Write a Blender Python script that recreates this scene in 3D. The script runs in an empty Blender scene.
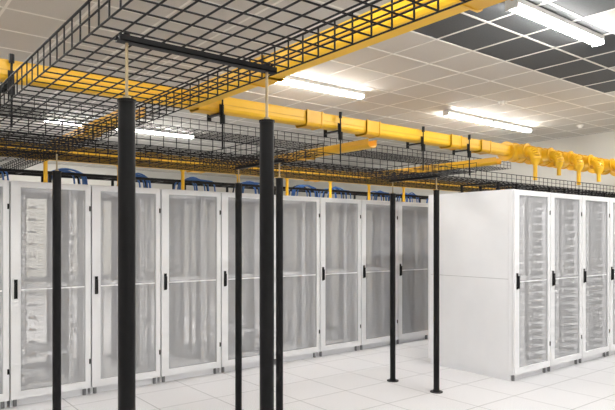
import bpy, math, random
from mathutils import Vector, Matrix
random.seed(4)
sc = bpy.context.scene
try:
    sc.view_settings.view_transform = 'Standard'
except Exception as e:
    print(e)

# ---------------------------------------------------------------- materials
def mat(name, col, rough=0.5, metal=0.0, noise=0.0, nscale=40, bump=0.0, emit=None, es=0, spec=0.5):
    m = bpy.data.materials.new(name); m.use_nodes = True
    nt = m.node_tree; b = nt.nodes['Principled BSDF']
    b.inputs['Base Color'].default_value = (*col, 1)
    b.inputs['Roughness'].default_value = rough
    b.inputs['Metallic'].default_value = metal
    b.inputs['Specular IOR Level'].default_value = spec
    if noise > 0 or bump > 0:
        tc = nt.nodes.new('ShaderNodeTexCoord'); n = nt.nodes.new('ShaderNodeTexNoise')
        n.inputs['Scale'].default_value = nscale; n.inputs['Detail'].default_value = 3
        nt.links.new(tc.outputs['Object'], n.inputs['Vector'])
        if noise > 0:
            r = nt.nodes.new('ShaderNodeValToRGB')
            r.color_ramp.elements[0].position = 0.3; r.color_ramp.elements[1].position = 0.7
            r.color_ramp.elements[0].color = (*[c*(1-noise) for c in col], 1)
            r.color_ramp.elements[1].color = (*[min(1, c*(1+noise)) for c in col], 1)
            nt.links.new(n.outputs['Fac'], r.inputs['Fac'])
            nt.links.new(r.outputs['Color'], b.inputs['Base Color'])
        if bump > 0:
            bp = nt.nodes.new('ShaderNodeBump'); bp.inputs['Strength'].default_value = bump
            bp.inputs['Distance'].default_value = 0.002
            nt.links.new(n.outputs['Fac'], bp.inputs['Height'])
            nt.links.new(bp.outputs['Normal'], b.inputs['Normal'])
    if emit:
        b.inputs['Emission Color'].default_value = (*emit, 1)
        b.inputs['Emission Strength'].default_value = es
    return m

M_white = mat('cabinet_white', (0.86, 0.87, 0.90), 0.4, noise=0.02, nscale=3)
M_gap = mat('seam_grey', (0.20, 0.20, 0.21), 0.6)
M_black = mat('black_powdercoat', (0.006, 0.006, 0.007), 0.42, noise=0.1, nscale=30, spec=0.2)
M_wire = mat('black_wire', (0.008, 0.008, 0.009), 0.6, spec=0.2)
M_inner = mat('rack_inner', (0.84, 0.85, 0.88), 0.5, noise=0.05, nscale=5)
M_back = mat('rack_back', (0.50, 0.51, 0.53), 0.6, noise=0.05, nscale=5)
M_yel = mat('yellow_duct', (0.84, 0.48, 0.018), 0.4, noise=0.05, nscale=4)
M_yeld = mat('yellow_duct_collar', (0.74, 0.40, 0.012), 0.4, noise=0.05, nscale=4)
M_rod = mat('zinc_rod', (0.42, 0.34, 0.22), 0.35, 0.8)
M_blue = mat('blue_cable', (0.03, 0.13, 0.42), 0.5)
M_wall = mat('wall_paint', (0.70, 0.685, 0.64), 0.8, noise=0.02, nscale=2, bump=0.1)
M_tile = mat('ceiling_tile', (0.58, 0.56, 0.52), 0.85, noise=0.05, nscale=90, bump=0.3)
M_dark = mat('ceiling_tile_grey', (0.08, 0.085, 0.09), 0.85, noise=0.1, nscale=60)
M_tbar = mat('ceiling_tbar', (0.80, 0.78, 0.73), 0.5)
M_house = mat('light_housing', (0.75, 0.75, 0.73), 0.4)
M_tube = mat('light_diffuser', (0.9, 0.9, 0.9), 0.4, emit=(1.0, 0.975, 0.93), es=100)
M_base = mat('skirting', (0.5, 0.5, 0.5), 0.5)

def mesh_mat(name, lo, hi, col):
    m = bpy.data.materials.new(name); m.use_nodes = True
    nt = m.node_tree; b = nt.nodes['Principled BSDF']; out = nt.nodes['Material Output']
    b.inputs['Base Color'].default_value = (*col, 1); b.inputs['Roughness'].default_value = 0.5
    tr = nt.nodes.new('ShaderNodeBsdfTransparent'); mx = nt.nodes.new('ShaderNodeMixShader')
    tc = nt.nodes.new('ShaderNodeTexCoord'); v = nt.nodes.new('ShaderNodeTexVoronoi')
    v.inputs['Scale'].default_value = 130; v.inputs['Randomness'].default_value = 0.0
    nt.links.new(tc.outputs['Object'], v.inputs['Vector'])
    r = nt.nodes.new('ShaderNodeMapRange')
    r.inputs['From Min'].default_value = 0.35; r.inputs['From Max'].default_value = 0.55
    r.inputs['To Min'].default_value = lo; r.inputs['To Max'].default_value = hi
    nt.links.new(v.outputs['Distance'], r.inputs['Value'])
    nt.links.new(r.outputs['Result'], mx.inputs['Fac'])
    nt.links.new(tr.outputs[0], mx.inputs[1]); nt.links.new(b.outputs[0], mx.inputs[2])
    nt.links.new(mx.outputs[0], out.inputs['Surface'])
    return m
M_mesh = mesh_mat('perforated_steel', 0.24, 0.38, (0.84, 0.85, 0.88))

def floor_mat():
    m = bpy.data.materials.new('raised_floor'); m.use_nodes = True
    nt = m.node_tree; b = nt.nodes['Principled BSDF']; b.inputs['Roughness'].default_value = 0.55
    b.inputs['Specular IOR Level'].default_value = 0.35
    tc = nt.nodes.new('ShaderNodeTexCoord'); sx = nt.nodes.new('ShaderNodeSeparateXYZ')
    nt.links.new(tc.outputs['Object'], sx.inputs[0])
    def line(ax, off):
        a = nt.nodes.new('ShaderNodeMath'); a.operation = 'ADD'; a.inputs[1].default_value = off
        nt.links.new(sx.outputs[ax], a.inputs[0])
        p = nt.nodes.new('ShaderNodeMath'); p.operation = 'PINGPONG'; p.inputs[1].default_value = 0.3
        nt.links.new(a.outputs[0], p.inputs[0])
        l = nt.nodes.new('ShaderNodeMath'); l.operation = 'LESS_THAN'; l.inputs[1].default_value = 0.005
        nt.links.new(p.outputs[0], l.inputs[0]); return l
    l1 = line('X', 0.1); l2 = line('Y', 0.25)
    mx = nt.nodes.new('ShaderNodeMath'); mx.operation = 'MAXIMUM'
    nt.links.new(l1.outputs[0], mx.inputs[0]); nt.links.new(l2.outputs[0], mx.inputs[1])
    n = nt.nodes.new('ShaderNodeTexNoise'); n.inputs['Scale'].default_value = 120; n.inputs['Detail'].default_value = 2
    nt.links.new(tc.outputs['Object'], n.inputs['Vector'])
    r = nt.nodes.new('ShaderNodeValToRGB')
    r.color_ramp.elements[0].position = 0.35; r.color_ramp.elements[0].color = (0.64, 0.64, 0.665, 1)
    r.color_ramp.elements[1].position = 0.6; r.color_ramp.elements[1].color = (0.80, 0.80, 0.83, 1)
    nt.links.new(n.outputs['Fac'], r.inputs['Fac'])
    mc = nt.nodes.new('ShaderNodeMix'); mc.data_type = 'RGBA'
    nt.links.new(mx.outputs[0], mc.inputs['Factor'])
    nt.links.new(r.outputs['Color'], mc.inputs['A']); mc.inputs['B'].default_value = (0.42, 0.42, 0.44, 1)
    nt.links.new(mc.outputs['Result'], b.inputs['Base Color'])
    return m
M_floor = floor_mat()

# ---------------------------------------------------------------- mesh builder
class MB:
    def __init__(s): s.v = []; s.f = []; s.m = []; s.mats = []; s.sm = []
    def mi(s, m):
        if m not in s.mats: s.mats.append(m)
        return s.mats.index(m)
    def add(s, vs, fs, m, smooth=False):
        o = len(s.v); s.v += [tuple(v) for v in vs]; k = s.mi(m)
        for f in fs:
            s.f.append([o+i for i in f]); s.m.append(k); s.sm.append(smooth)
    def box(s, x0, x1, y0, y1, z0, z1, m):
        vs = [(x0,y0,z0),(x1,y0,z0),(x1,y1,z0),(x0,y1,z0),(x0,y0,z1),(x1,y0,z1),(x1,y1,z1),(x0,y1,z1)]
        s.add(vs, [(0,3,2,1),(4,5,6,7),(0,1,5,4),(1,2,6,5),(2,3,7,6),(3,0,4,7)], m)
    def beam(s, p, q, r, m, n=5, r2=None, smooth=True):
        p = Vector(p); q = Vector(q); d = (q-p)
        if d.length < 1e-6: return
        d.normalize(); r2 = r if r2 is None else r2
        a = d.orthogonal().normalized(); b = d.cross(a)
        vs = []
        for c, rr in ((p, r), (q, r2)):
            for i in range(n):
                t = 2*math.pi*i/n
                vs.append(c + a*math.cos(t)*rr + b*math.sin(t)*rr)
        fs = [(i, (i+1) % n, n+(i+1) % n, n+i) for i in range(n)]
        s.add(vs, fs, m, smooth)
        s.add(vs[:n], [tuple(reversed(range(n)))], m); s.add(vs[n:], [tuple(range(n))], m)
    def prof(s, prof, o, d, side, L, m, cap=True):
        o = Vector(o); d = Vector(d); side = Vector(side); up = Vector((0,0,1)); n = len(prof)
        vs = [o + side*a + up*b for a, b in prof] + [o + d*L + side*a + up*b for a, b in prof]
        s.add(vs, [(i, (i+1) % n, n+(i+1) % n, n+i) for i in range(n)], m)
        if cap:
            s.add(vs[:n], [tuple(reversed(range(n)))], m); s.add(vs[n:], [tuple(range(n))], m)
    def tube(s, pts, r, m, n=8):
        for a, b in zip(pts[:-1], pts[1:]): s.beam(a, b, r, m, n)
    def mesh(s, name):
        me = bpy.data.meshes.new(name); me.from_pydata(s.v, [], s.f)
        for m in s.mats: me.materials.append(m)
        for p, k, sm in zip(me.polygons, s.m, s.sm): p.material_index = k; p.use_smooth = sm
        me.update(); return me
    def obj(s, name, loc=(0,0,0), rz=0):
        return put(s.mesh(name), name, loc, rz)
def put(me, name, loc=(0,0,0), rz=0):
    o = bpy.data.objects.new(name, me); o.location = loc; o.rotation_euler = (0,0,rz)
    sc.collection.objects.link(o); return o
R90 = math.pi/2

# ---------------------------------------------------------------- room
RX0, RX1, RY0, RY1, HC = -3.7, 11.4, -3.6, 17.0, 3.6
b = MB(); b.box(RX0, RX1, RY0, RY1, -0.1, 0, M_floor); b.obj('floor')
b = MB(); b.box(RX1, RX1+0.15, RY0, RY1, 0, HC, M_wall); b.obj('wall_right')
b = MB(); b.box(RX0-0.15, RX0, RY0, RY1, 0, HC, M_wall); b.obj('wall_left')
b = MB(); b.box(RX0, RX1, RY1, RY1+0.15, 0, HC, M_wall); b.obj('wall_back')
b = MB(); b.box(RX0, RX1, RY0-0.15, RY0, 0, HC, M_wall); b.obj('wall_front')
b = MB(); b.box(RX1-0.015, RX1, RY0, RY1, 0, 0.1, M_base); b.obj('baseboard_right')
b = MB(); b.box(RX0, RX1, RY1-0.015, RY1, 0, 0.1, M_base); b.obj('baseboard_back')

dark = set()
for i in range(0, 7): dark.add((i, 0))
for i in (0, 1, 2, 3, 4, 6): dark.add((i, -1))
for i in (0, 1): dark.add((i, -2))
b = MB()
b.box(RX0, RX1, RY0, RY1, HC+0.01, HC+0.1, M_tile)
gx = [4.1+0.6*k for k in range(-14, 14)]; gy = [3.25+0.6*k for k in range(-13, 25)]
for i in range(-14, 13):
    for j in range(-13, 24):
        x0 = max(RX0, 4.1+0.6*i); x1 = min(RX1, 4.7+0.6*i); y0 = max(RY0, 3.25+0.6*j); y1 = min(RY1, 3.85+0.6*j)
        if x1-x0 < 0.03 or y1-y0 < 0.03: continue
        b.box(x0+0.008, x1-0.008, y0+0.008, y1-0.008, HC, HC+0.012, M_dark if (i, j) in dark else M_tile)
for x in gx:
    if RX0 < x < RX1: b.box(x-0.012, x+0.012, RY0, RY1, HC-0.004, HC+0.011, M_tbar)
for y in gy:
    if RY0 < y < RY1: b.box(RX0, RX1, y-0.012, y+0.012, HC-0.0045, HC+0.011, M_tbar)
b.obj('ceiling')

# ---------------------------------------------------------------- lights
def fixture(L):
    b = MB()
    b.box(0, L, -0.055, 0.055, -0.045, 0, M_house)
    b.box(-0.012, 0.0, -0.06, 0.06, -0.085, 0, M_house); b.box(L, L+0.012, -0.06, 0.06, -0.085, 0, M_house)
    pr = [(-0.05, 0), (-0.05, -0.02), (-0.03, -0.04), (0.03, -0.04), (0.05, -0.02), (0.05, 0)]
    b.prof(pr, (0.005, 0, -0.045), (1,0,0), (0,1,0), L-0.01, M_tube)
    return b.mesh('fluorescent_ceiling_light')
F15 = fixture(1.5); F11 = fixture(1.15)
for x, y, f in [(4.1,5.9,F15), (7.45,5.9,F11), (8.65,5.9,F11), (4.4,2.8,F15), (2.6,10.3,F11), (3.8,10.3,F15),
                (3.9,14.6,F15), (8.2,2.8,F15), (-1.2,5.9,F15), (0.4,1.5,F15), (-2.2,2.8,F15), (3.6,-0.4,F15), (-0.6,-1.2,F15), (7.2,-0.4,F15), (-0.6,10.3,F15)]:
    put(f, 'fluorescent_ceiling_light', (x, y, HC-0.0045))

# ---------------------------------------------------------------- cabinets
W, D, H = 0.75, 1.18, 2.13
def cabinet(variant, left=False, right=False):
    b = MB(); w = W-0.006; g = 0.003
    x0, x1 = g, g+w
    b.box(x0+0.01, x1-0.01, 0.03, D-0.02, 0.0, 0.07, M_white)
    b.box(x0, x1, 0.0, D, 0.07, 0.10, M_white)
    b.box(x0, x1, 0.0, D, H-0.03, H, M_white)
    b.box(x0+0.15, x1-0.15, 0.25, 0.85, H, H+0.012, M_back)
    sides = []
    if left: sides.append((x0, x0+0.014))
    if right: sides.append((x1-0.014, x1))
    for xa, xb in sides:
        b.box(xa, xb, 0.048, D-0.038, 0.10, 1.128, M_white)
        b.box(xa, xb, 0.048, D-0.038, 1.134, H-0.03, M_white)
        b.box(xa+0.002, xb-0.002, 0.048, D-0.038, 1.128, 1.134, M_back)
    for xa in (x0, x1-0.045):
        b.box(xa, xa+0.045, 0.0, 0.046, 0.10, H-0.03, M_white)
        b.box(xa, xa+0.045, D-0.036, D, 0.10, H-0.03, M_white)
    b.box(x0+0.045, x0+0.11, D-0.02, D-0.005, 0.10, H-0.03, M_back)
    b.box(x1-0.11, x1-0.045, D-0.02, D-0.005, 0.10, H-0.03, M_back)
    b.box(x0+W/2-0.03, x0+W/2+0.03, D-0.02, D-0.005, 0.10, H-0.03, M_white)
    for zz in (0.1, 1.08, H-0.09): b.box(x0+0.11, x1-0.11, D-0.02, D-0.006, zz, zz+0.06, M_white)
    b.add([(x0+0.1, D-0.012, 0.1), (x1-0.1, D-0.012, 0.1), (x1-0.1, D-0.012, H-0.03), (x0+0.1, D-0.012, H-0.03)], [(0,1,2,3)], M_mesh)
    # 19in rails: white rail with a dark punched strip beside it
    for yy in (0.14, 0.82):
        for xa, s_ in ((x0+0.115, 1), (x1-0.165, -1)):
            b.box(xa, xa+0.05, yy, yy+0.012, 0.11, H-0.04, M_inner)
            z = 0.15
            while z < H-0.08:
                b.box(xa+0.014, xa+0.036, yy-0.002, yy, z, z+0.03, M_black); z += 0.089
            e = xa+0.05 if s_ > 0 else xa-0.014
            b.box(e, e+0.014, yy, yy+0.10, 0.11, H-0.04, M_gap)
        for xa in (x0+0.045, x1-0.055):
            b.box(xa, xa+0.012, yy, yy+0.06, 0.11, H-0.04, M_back)
    for zz in (0.12, 0.6, 1.1, 1.6, H-0.09):
        for xa in (x0+0.05, x1-0.08):
            b.box(xa, xa+0.03, 0.14, 0.86, zz, zz+0.04, M_inner)
    for zz in (0.12, 1.1, H-0.09):
        b.box(x0+0.05, x1-0.05, 0.152, 0.17, zz, zz+0.04, M_inner)
    b.box(x1-0.12, x1-0.07, 0.95, 1.0, 0.2, 1.9, M_gap)
    if variant == 1:
        z = 0.14
        while z < H-0.1:
            b.box(x0+0.09, x0+0.27, 0.02, 0.09, z, z+0.02, M_white)
            b.box(x1-0.17, x1-0.06, 0.02, 0.09, z, z+0.02, M_white); z += 0.089
        b.box(x0+0.09, x0+0.27, 0.09, 0.10, 0.11, H-0.04, M_gap)
        b.box(x0+0.27, x0+0.28, 0.02, 0.10, 0.11, H-0.04, M_white)
        b.box(x0+0.29, x1-0.2, 0.3, 0.31, 0.11, H-0.04, M_back)
    if variant == 2:
        b.box(x0+0.12, x1-0.12, 0.15, 0.8, 0.42, 0.45, M_inner)
        b.tube([(x0+0.2, .3, .12), (x0+0.3, .28, .2), (x0+0.42, .3, .17), (x0+0.5, .3, .26), (x0+0.56, .3, .14)], 0.03, M_white)
        z = 0.2
        while z < H-0.2:
            b.box(x0+0.2, x0+0.26, 0.10, 0.15, z, z+0.02, M_gap); z += 0.12
        b.tube([(x1-0.22, .2, H-.05), (x1-0.25, .2, 1.5), (x1-0.21, .2, 1.0), (x1-0.24, .2, 0.5), (x1-0.3, .2, 0.15)], 0.018, M_gap)
    # door
    dy0, dy1 = -0.035, -0.004
    z0, z1 = 0.075, H-0.012
    sl, srr, rt = 0.085, 0.05, 0.05
    d0, d1 = x0+0.004, x1-0.004
    b.box(d0, d0+sl, dy0, dy1, z0, z1, M_white)
    b.box(d1-srr, d1, dy0, dy1, z0, z1, M_white)
    b.box(d0+sl, d1-srr, dy0, dy1, z1-rt, z1, M_white)
    b.box(d0+sl, d1-srr, dy0, dy1, z0, z0+rt+0.02, M_white)
    b.box(d0+sl, d1-srr, dy0+0.012, dy1-0.002, 1.094, 1.106, M_inner)
    b.box(d0+sl, d0+sl+0.006, dy0+0.006, dy1-0.002, z0+rt+0.02, z1-rt, M_back)
    b.box(d1-srr-0.006, d1-srr, dy0+0.006, dy1-0.002, z0+rt+0.02, z1-rt, M_back)
    vs = [(d0+sl, -0.02, z0+rt+0.02), (d1-srr, -0.02, z0+rt+0.02), (d1-srr, -0.02, z1-rt), (d0+sl, -0.02, z1-rt)]
    b.add(vs, [(0,1,2,3)], M_mesh)
    b.box(d1, d1+0.007, -0.02, 0.0, z0, z1, M_gap)
    # handle
    b.box(d0+0.028, d0+0.058, dy0-0.006, dy0, 1.02, 1.20, M_black)
    b.box(d0+0.034, d0+0.052, dy0-0.03, dy0-0.012, 1.03, 1.17, M_black)
    b.box(d0+0.034, d0+0.052, dy0-0.014, dy0-0.006, 1.15, 1.17, M_black)
    b.box(d0+0.034, d0+0.052, dy0-0.014, dy0-0.006, 1.03, 1.05, M_black)
    for zz in (0.32, H-0.27):
        b.box(d1-0.016, d1, dy0-0.005, dy0, zz, zz+0.05, M_black)
    for xa in (x0+0.05, x1-0.05):
        b.beam((xa, 0.02, 0), (xa, 0.02, 0.07), 0.018, M_gap, 8)
    return b.mesh('server_cabinet')
CA = [cabinet(0), cabinet(1), cabinet(2)]
CL = cabinet(0, left=True); CR = cabinet(0, right=True); C1L = cabinet(1, left=True); C1R = cabinet(1, right=True)
XR = 1.215
for k in range(-2, 10):
    put(CL if k == -2 else CR if k == 9 else CA[[2, 0, 0][k % 3]], 'server_cabinet', (XR+W*k, 6.05, 0))
for k in range(5):
    put(C1L if k == 0 else C1R if k == 4 else CA[1], 'server_cabinet', (5.79+W*k, 3.69, 0))

# ---------------------------------------------------------------- wire trays
def wire_tray(L, w, h, sp=0.05, tr=0.1, r=0.003):
    b = MB()
    n = int(round(w/sp))
    for i in range(n+1):
        y = -w/2 + w*i/n; b.beam((0, y, 0), (L, y, 0), r, M_wire, 4)
    for s_ in (-1, 1):
        for z in (h*0.5, h): b.beam((0, s_*w/2, z), (L, s_*w/2, z), r*(1.4 if z == h else 1), M_wire, 4)
    k = int(L/tr)
    for i in range(k+1):
        x = min(L, i*tr+0.005)
        b.beam((x, -w/2, 0.004), (x, w/2, 0.004), r, M_wire, 4)
        for s_ in (-1, 1): b.beam((x, s_*w/2, 0), (x, s_*w/2, h), r, M_wire, 4)
    return b
NT = 'wire_mesh_cable_tray'
wire_tray(8.5, 0.80, 0.12, sp=0.08, tr=0.1, r=0.0038).obj(NT, (1.08, 0.2, 2.314), R90)
wire_tray(12.0, 0.56, 0.10, r=0.0034).obj(NT, (-0.9, 4.235, 2.24))
wire_tray(9.5, 0.5, 0.10, r=0.0034).obj(NT, (-0.9, 5.75, 2.72))
wire_tray(12.0, 0.5, 0.10, r=0.0034).obj(NT, (-0.9, 5.35, 2.30))
wire_tray(1.5, 0.6, 0.12, r=0.0034).obj(NT, (3.5, 4.55, 2.43), R90)
wire_tray(1.5, 0.5, 0.12, r=0.0034).obj(NT, (6.1, 4.55, 2.43), R90)

# ---------------------------------------------------------------- posts
def post(top):
    b = MB()
    b.beam((0,0,0.006), (0,0,2.08), 0.030, M_black, 24)
    b.beam((0,0,2.076), (0,0,2.084), 0.033, M_black, 24)
    b.beam((0,0,0), (0,0,0.008), 0.065, M_black, 24)
    b.beam((0,0,0.008), (0,0,0.03), 0.04, M_black, 24, 0.031)
    b.beam((0,0,2.08), (0,0,top), 0.006, M_rod, 8)
    b.beam((0,0,2.084), (0,0,2.096), 0.014, M_rod, 6)
    return b.mesh('cable_tray_support_post')
P1 = post(2.284); P2 = post(2.21)
for x, y in ((0.783, 2.02), (1.38, 2.02)): put(P1, 'cable_tray_support_post', (x, y, 0))
for x, y in ((1.23, 4.535), (2.79, 4.535), (2.81, 3.93), (4.79, 4.535), (4.80, 3.93)): put(P2, 'cable_tray_support_post', (x, y, 0))
def strut(L):
    b = MB()
    b.box(0, L, -0.02, 0.02, 0, 0.004, M_black); b.box(0, L, -0.02, -0.016, 0, 0.022, M_black); b.box(0, L, 0.016, 0.02, 0, 0.022, M_black)
    for xa in (0.035, L-0.035):
        b.beam((xa, 0, 0.022), (xa, 0, 0.035), 0.012, M_black, 6)
    return b
strut(0.67).obj('strut_bar', (0.748, 2.02, 2.285))
for x in (2.8, 4.795):
    strut(0.68).obj('strut_bar', (x, 3.895, 2.211), R90)
# stand-offs carrying the tray across the block of cabinets
b = MB()
for k in range(5):
    for dx in (0.18, 0.56):
        x = dx+0.75*k
        for y in (3.98, 4.49):
            b.box(x-0.012, x+0.012, y-3.69-0.012, y-3.69+0.012, H+0.012, 2.232, M_black)
            b.box(x-0.03, x+0.03, y-3.69-0.03, y-3.69+0.03, H+0.012, H+0.018, M_black)
        b.box(x-0.012, x+0.012, 0.27, 0.82, 2.222, 2.236, M_black)
b.obj('tray_standoff_frame', (5.79, 3.69, 0))

# ---------------------------------------------------------------- yellow duct
def duct_profile(w, h, t=0.004):
    a = w/2; c = 0.03
    out = [(-a, h), (-a, c), (-a+c*0.35, c*0.35), (-a+c, 0), (a-c, 0), (a-c*0.35, c*0.35), (a, c), (a, h)]
    inn = [(a-t, h), (a-t, c), (a-c*0.5, t+c*0.35), (a-c, t), (-a+c, t), (-a+c*0.5, t+c*0.35), (-a+t, c), (-a+t, h)]
    return out+inn
def duct(L, w=0.13, h=0.11, collars=()):
    b = MB()
    b.prof(duct_profile(w, h), (0,0,0), (1,0,0), (0,1,0), L, M_yel)
    for s_ in (-1, 1):
        b.box(0, L, s_*w/2-0.006, s_*w/2+0.006, h-0.008, h+0.002, M_yel)
        b.box(0, L, s_*(w/2+0.003)-0.003, s_*(w/2+0.003)+0.003, h*0.45, h*0.5, M_yeld)
    for c in collars:
        b.prof(duct_profile(w+0.03, h+0.02, 0.014), (c-0.1, 0, -0.012), (1,0,0), (0,1,0), 0.2, M_yeld)
        for e in (-0.1, 0.085):
            b.prof(duct_profile(w+0.045, h+0.03, 0.02), (c+e, 0, -0.018), (1,0,0), (0,1,0), 0.015, M_yeld)
    return b
def tee(b, x, drop=0.3):
    zc = 0.06
    b.beam((x-0.17, 0, zc), (x+0.17, 0, zc), 0.115, M_yel, 20)
    for e in (-0.19, -0.01, 0.165): b.beam((x+e, 0, zc), (x+e+0.028, 0, zc), 0.132, M_yeld, 20)
    b.beam((x, -0.06, zc), (x, -0.2, zc), 0.085, M_yel, 18)
    b.beam((x, -0.19, zc), (x, -0.215, zc), 0.1, M_yeld, 18)
    pts = []
    for i in range(8):
        a = math.pi/2*i/7
        pts.append((x, -0.2-0.12*math.sin(a), zc-0.12*(1-math.cos(a))))
    for p, q in zip(pts[:-1], pts[1:]): b.beam(p, q, 0.07, M_yel, 16)
    b.beam((x, -0.32, zc-0.12), (x, -0.32, zc-0.2), 0.07, M_yel, 14, 0.035)
    b.beam((x, -0.32, zc-0.2), (x, -0.32, zc-0.2-drop), 0.028, M_yel, 12)
ND = 'yellow_fiber_duct'
b = duct(12.0, 0.15, 0.13, collars=(1.2, 3.25, 4.4, 5.2, 6.6, 7.2))
for x, d in ((7.15, .2), (7.75, .1), (8.3, .2), (8.9, .12), (9.6, .2), (10.4, .12)): tee(b, x+0.8, d)
b.obj(ND, (-0.8, 4.53, 2.69))
duct(4.35, 0.15, 0.13, collars=(1.5, 3.3)).obj(ND, (2.31, 0.1, 2.69), R90)
duct(10.5, 0.13, 0.09, collars=(1.9, 3.5, 5.1, 6.7)).obj(ND, (-0.8, 6.25, 2.44))
duct(10.5, 0.13, 0.09, collars=(2.5, 4.5, 6.5)).obj(ND, (-0.8, 7.1, 2.48))
for x in (1.9, 4.6, 7.0):
    duct(2.5, 0.13, 0.09, collars=(1.2,)).obj(ND, (x, 4.66, 2.592), R90)
b = MB()
for k in range(10):
    x = XR+0.37+0.75*(k-1)
    b.beam((x, 6.25, 2.43), (x, 6.24, 2.36), 0.03, M_yel, 12); b.beam((x, 6.24, 2.36), (x, 6.24, 2.14), 0.020, M_yel, 12)
b.obj('yellow_fiber_drop')

def hanger():
    b = MB()
    b.box(-0.02, 0.02, -0.11, 0.11, -0.03, -0.018, M_black)
    b.box(-0.02, 0.02, -0.115, -0.105, -0.06, 0.05, M_black); b.box(-0.02, 0.02, 0.105, 0.115, -0.06, 0.05, M_black)
    b.beam((0,-0.125,-0.34), (0,-0.125,0.14), 0.008, M_black, 6)
    b.beam((0,-0.125,0.10), (0,-0.125,0.16), 0.018, M_black, 6)
    b.beam((0,-0.125,-0.12), (0,-0.125,-0.04), 0.024, M_black, 8)
    return b.mesh('duct_hanger_bracket')
HB = hanger()
for x in (0.9, 2.55, 3.9, 5.15, 6.0):
    put(HB, 'duct_hanger_bracket', (x, 4.53, 2.69))

# ladder rack over the row with blue cable bundles
b = MB()
for y in (6.32, 6.62): b.box(-0.8, 9.6, y-0.006, y+0.006, 2.24, 2.27, M_black)
x = -0.7
while x < 9.6:
    b.box(x-0.012, x+0.012, 6.32, 6.62, 2.245, 2.265, M_black); x += 0.3
for k in range(14):
    x = -0.6+0.75*k
    for y in (6.32, 6.62): b.box(x-0.012, x+0.012, y-0.012, y+0.012, H+0.012, 2.25, M_black)
b.obj('ladder_cable_rack')
bb = MB()
for k in range(12):
    x = -0.45+W*k+random.uniform(-.12, .12)
    for j in range(7):
        o_ = random.uniform(-.03, .05); pts = []; yy = 6.36+0.036*j; hh = random.uniform(0.0, 0.045)
        L = random.uniform(0.16, 0.34)
        pts.append((x-0.05+o_, yy, 2.145)); pts.append((x-0.03+o_, yy, 2.24))
        for i in range(7):
            t = i/6
            pts.append((x+L*t+o_, yy, 2.276+hh*math.sin(math.pi*t)))
        pts.append((x+L+0.03+o_, yy, 2.23)); pts.append((x+L+0.04+o_, yy, 2.145))
        bb.tube(pts, 0.009, (M_blue, M_blue, M_blue, M_blue, M_wire, M_blue, M_blue)[j], 6)
bb.obj('blue_cable_bundle')

# ---------------------------------------------------------------- ceiling detectors
b = MB()
b.beam((0,0,0), (0,0,-0.02), 0.06, M_tbar, 20); b.beam((0,0,-0.02), (0,0,-0.055), 0.045, M_tbar, 20, 0.03)
SM = b.mesh('smoke_detector')
for x, y in ((6.9, 2.9), (7.6, 5.0), (10.3, 5.2), (4.4, 8.0)):
    put(SM, 'smoke_detector', (x, y, HC-0.0045))

# ---------------------------------------------------------------- world + camera
w = bpy.data.worlds.new('World'); sc.world = w; w.use_nodes = True
w.node_tree.nodes['Background'].inputs[0].default_value = (0.8, 0.85, 0.9, 1)
w.node_tree.nodes['Background'].inputs[1].default_value = 0.3
cam = bpy.data.cameras.new('camera'); co = bpy.data.objects.new('camera', cam); sc.collection.objects.link(co)
co.location = (0, 0, 1.6); co.rotation_euler = (math.pi/2, 0, -math.atan2(0.62, 0.785))
cam.sensor_width = 36; cam.lens = 587/615*36; cam.shift_y = 32/615; cam.clip_start = 0.05
sc.camera = co
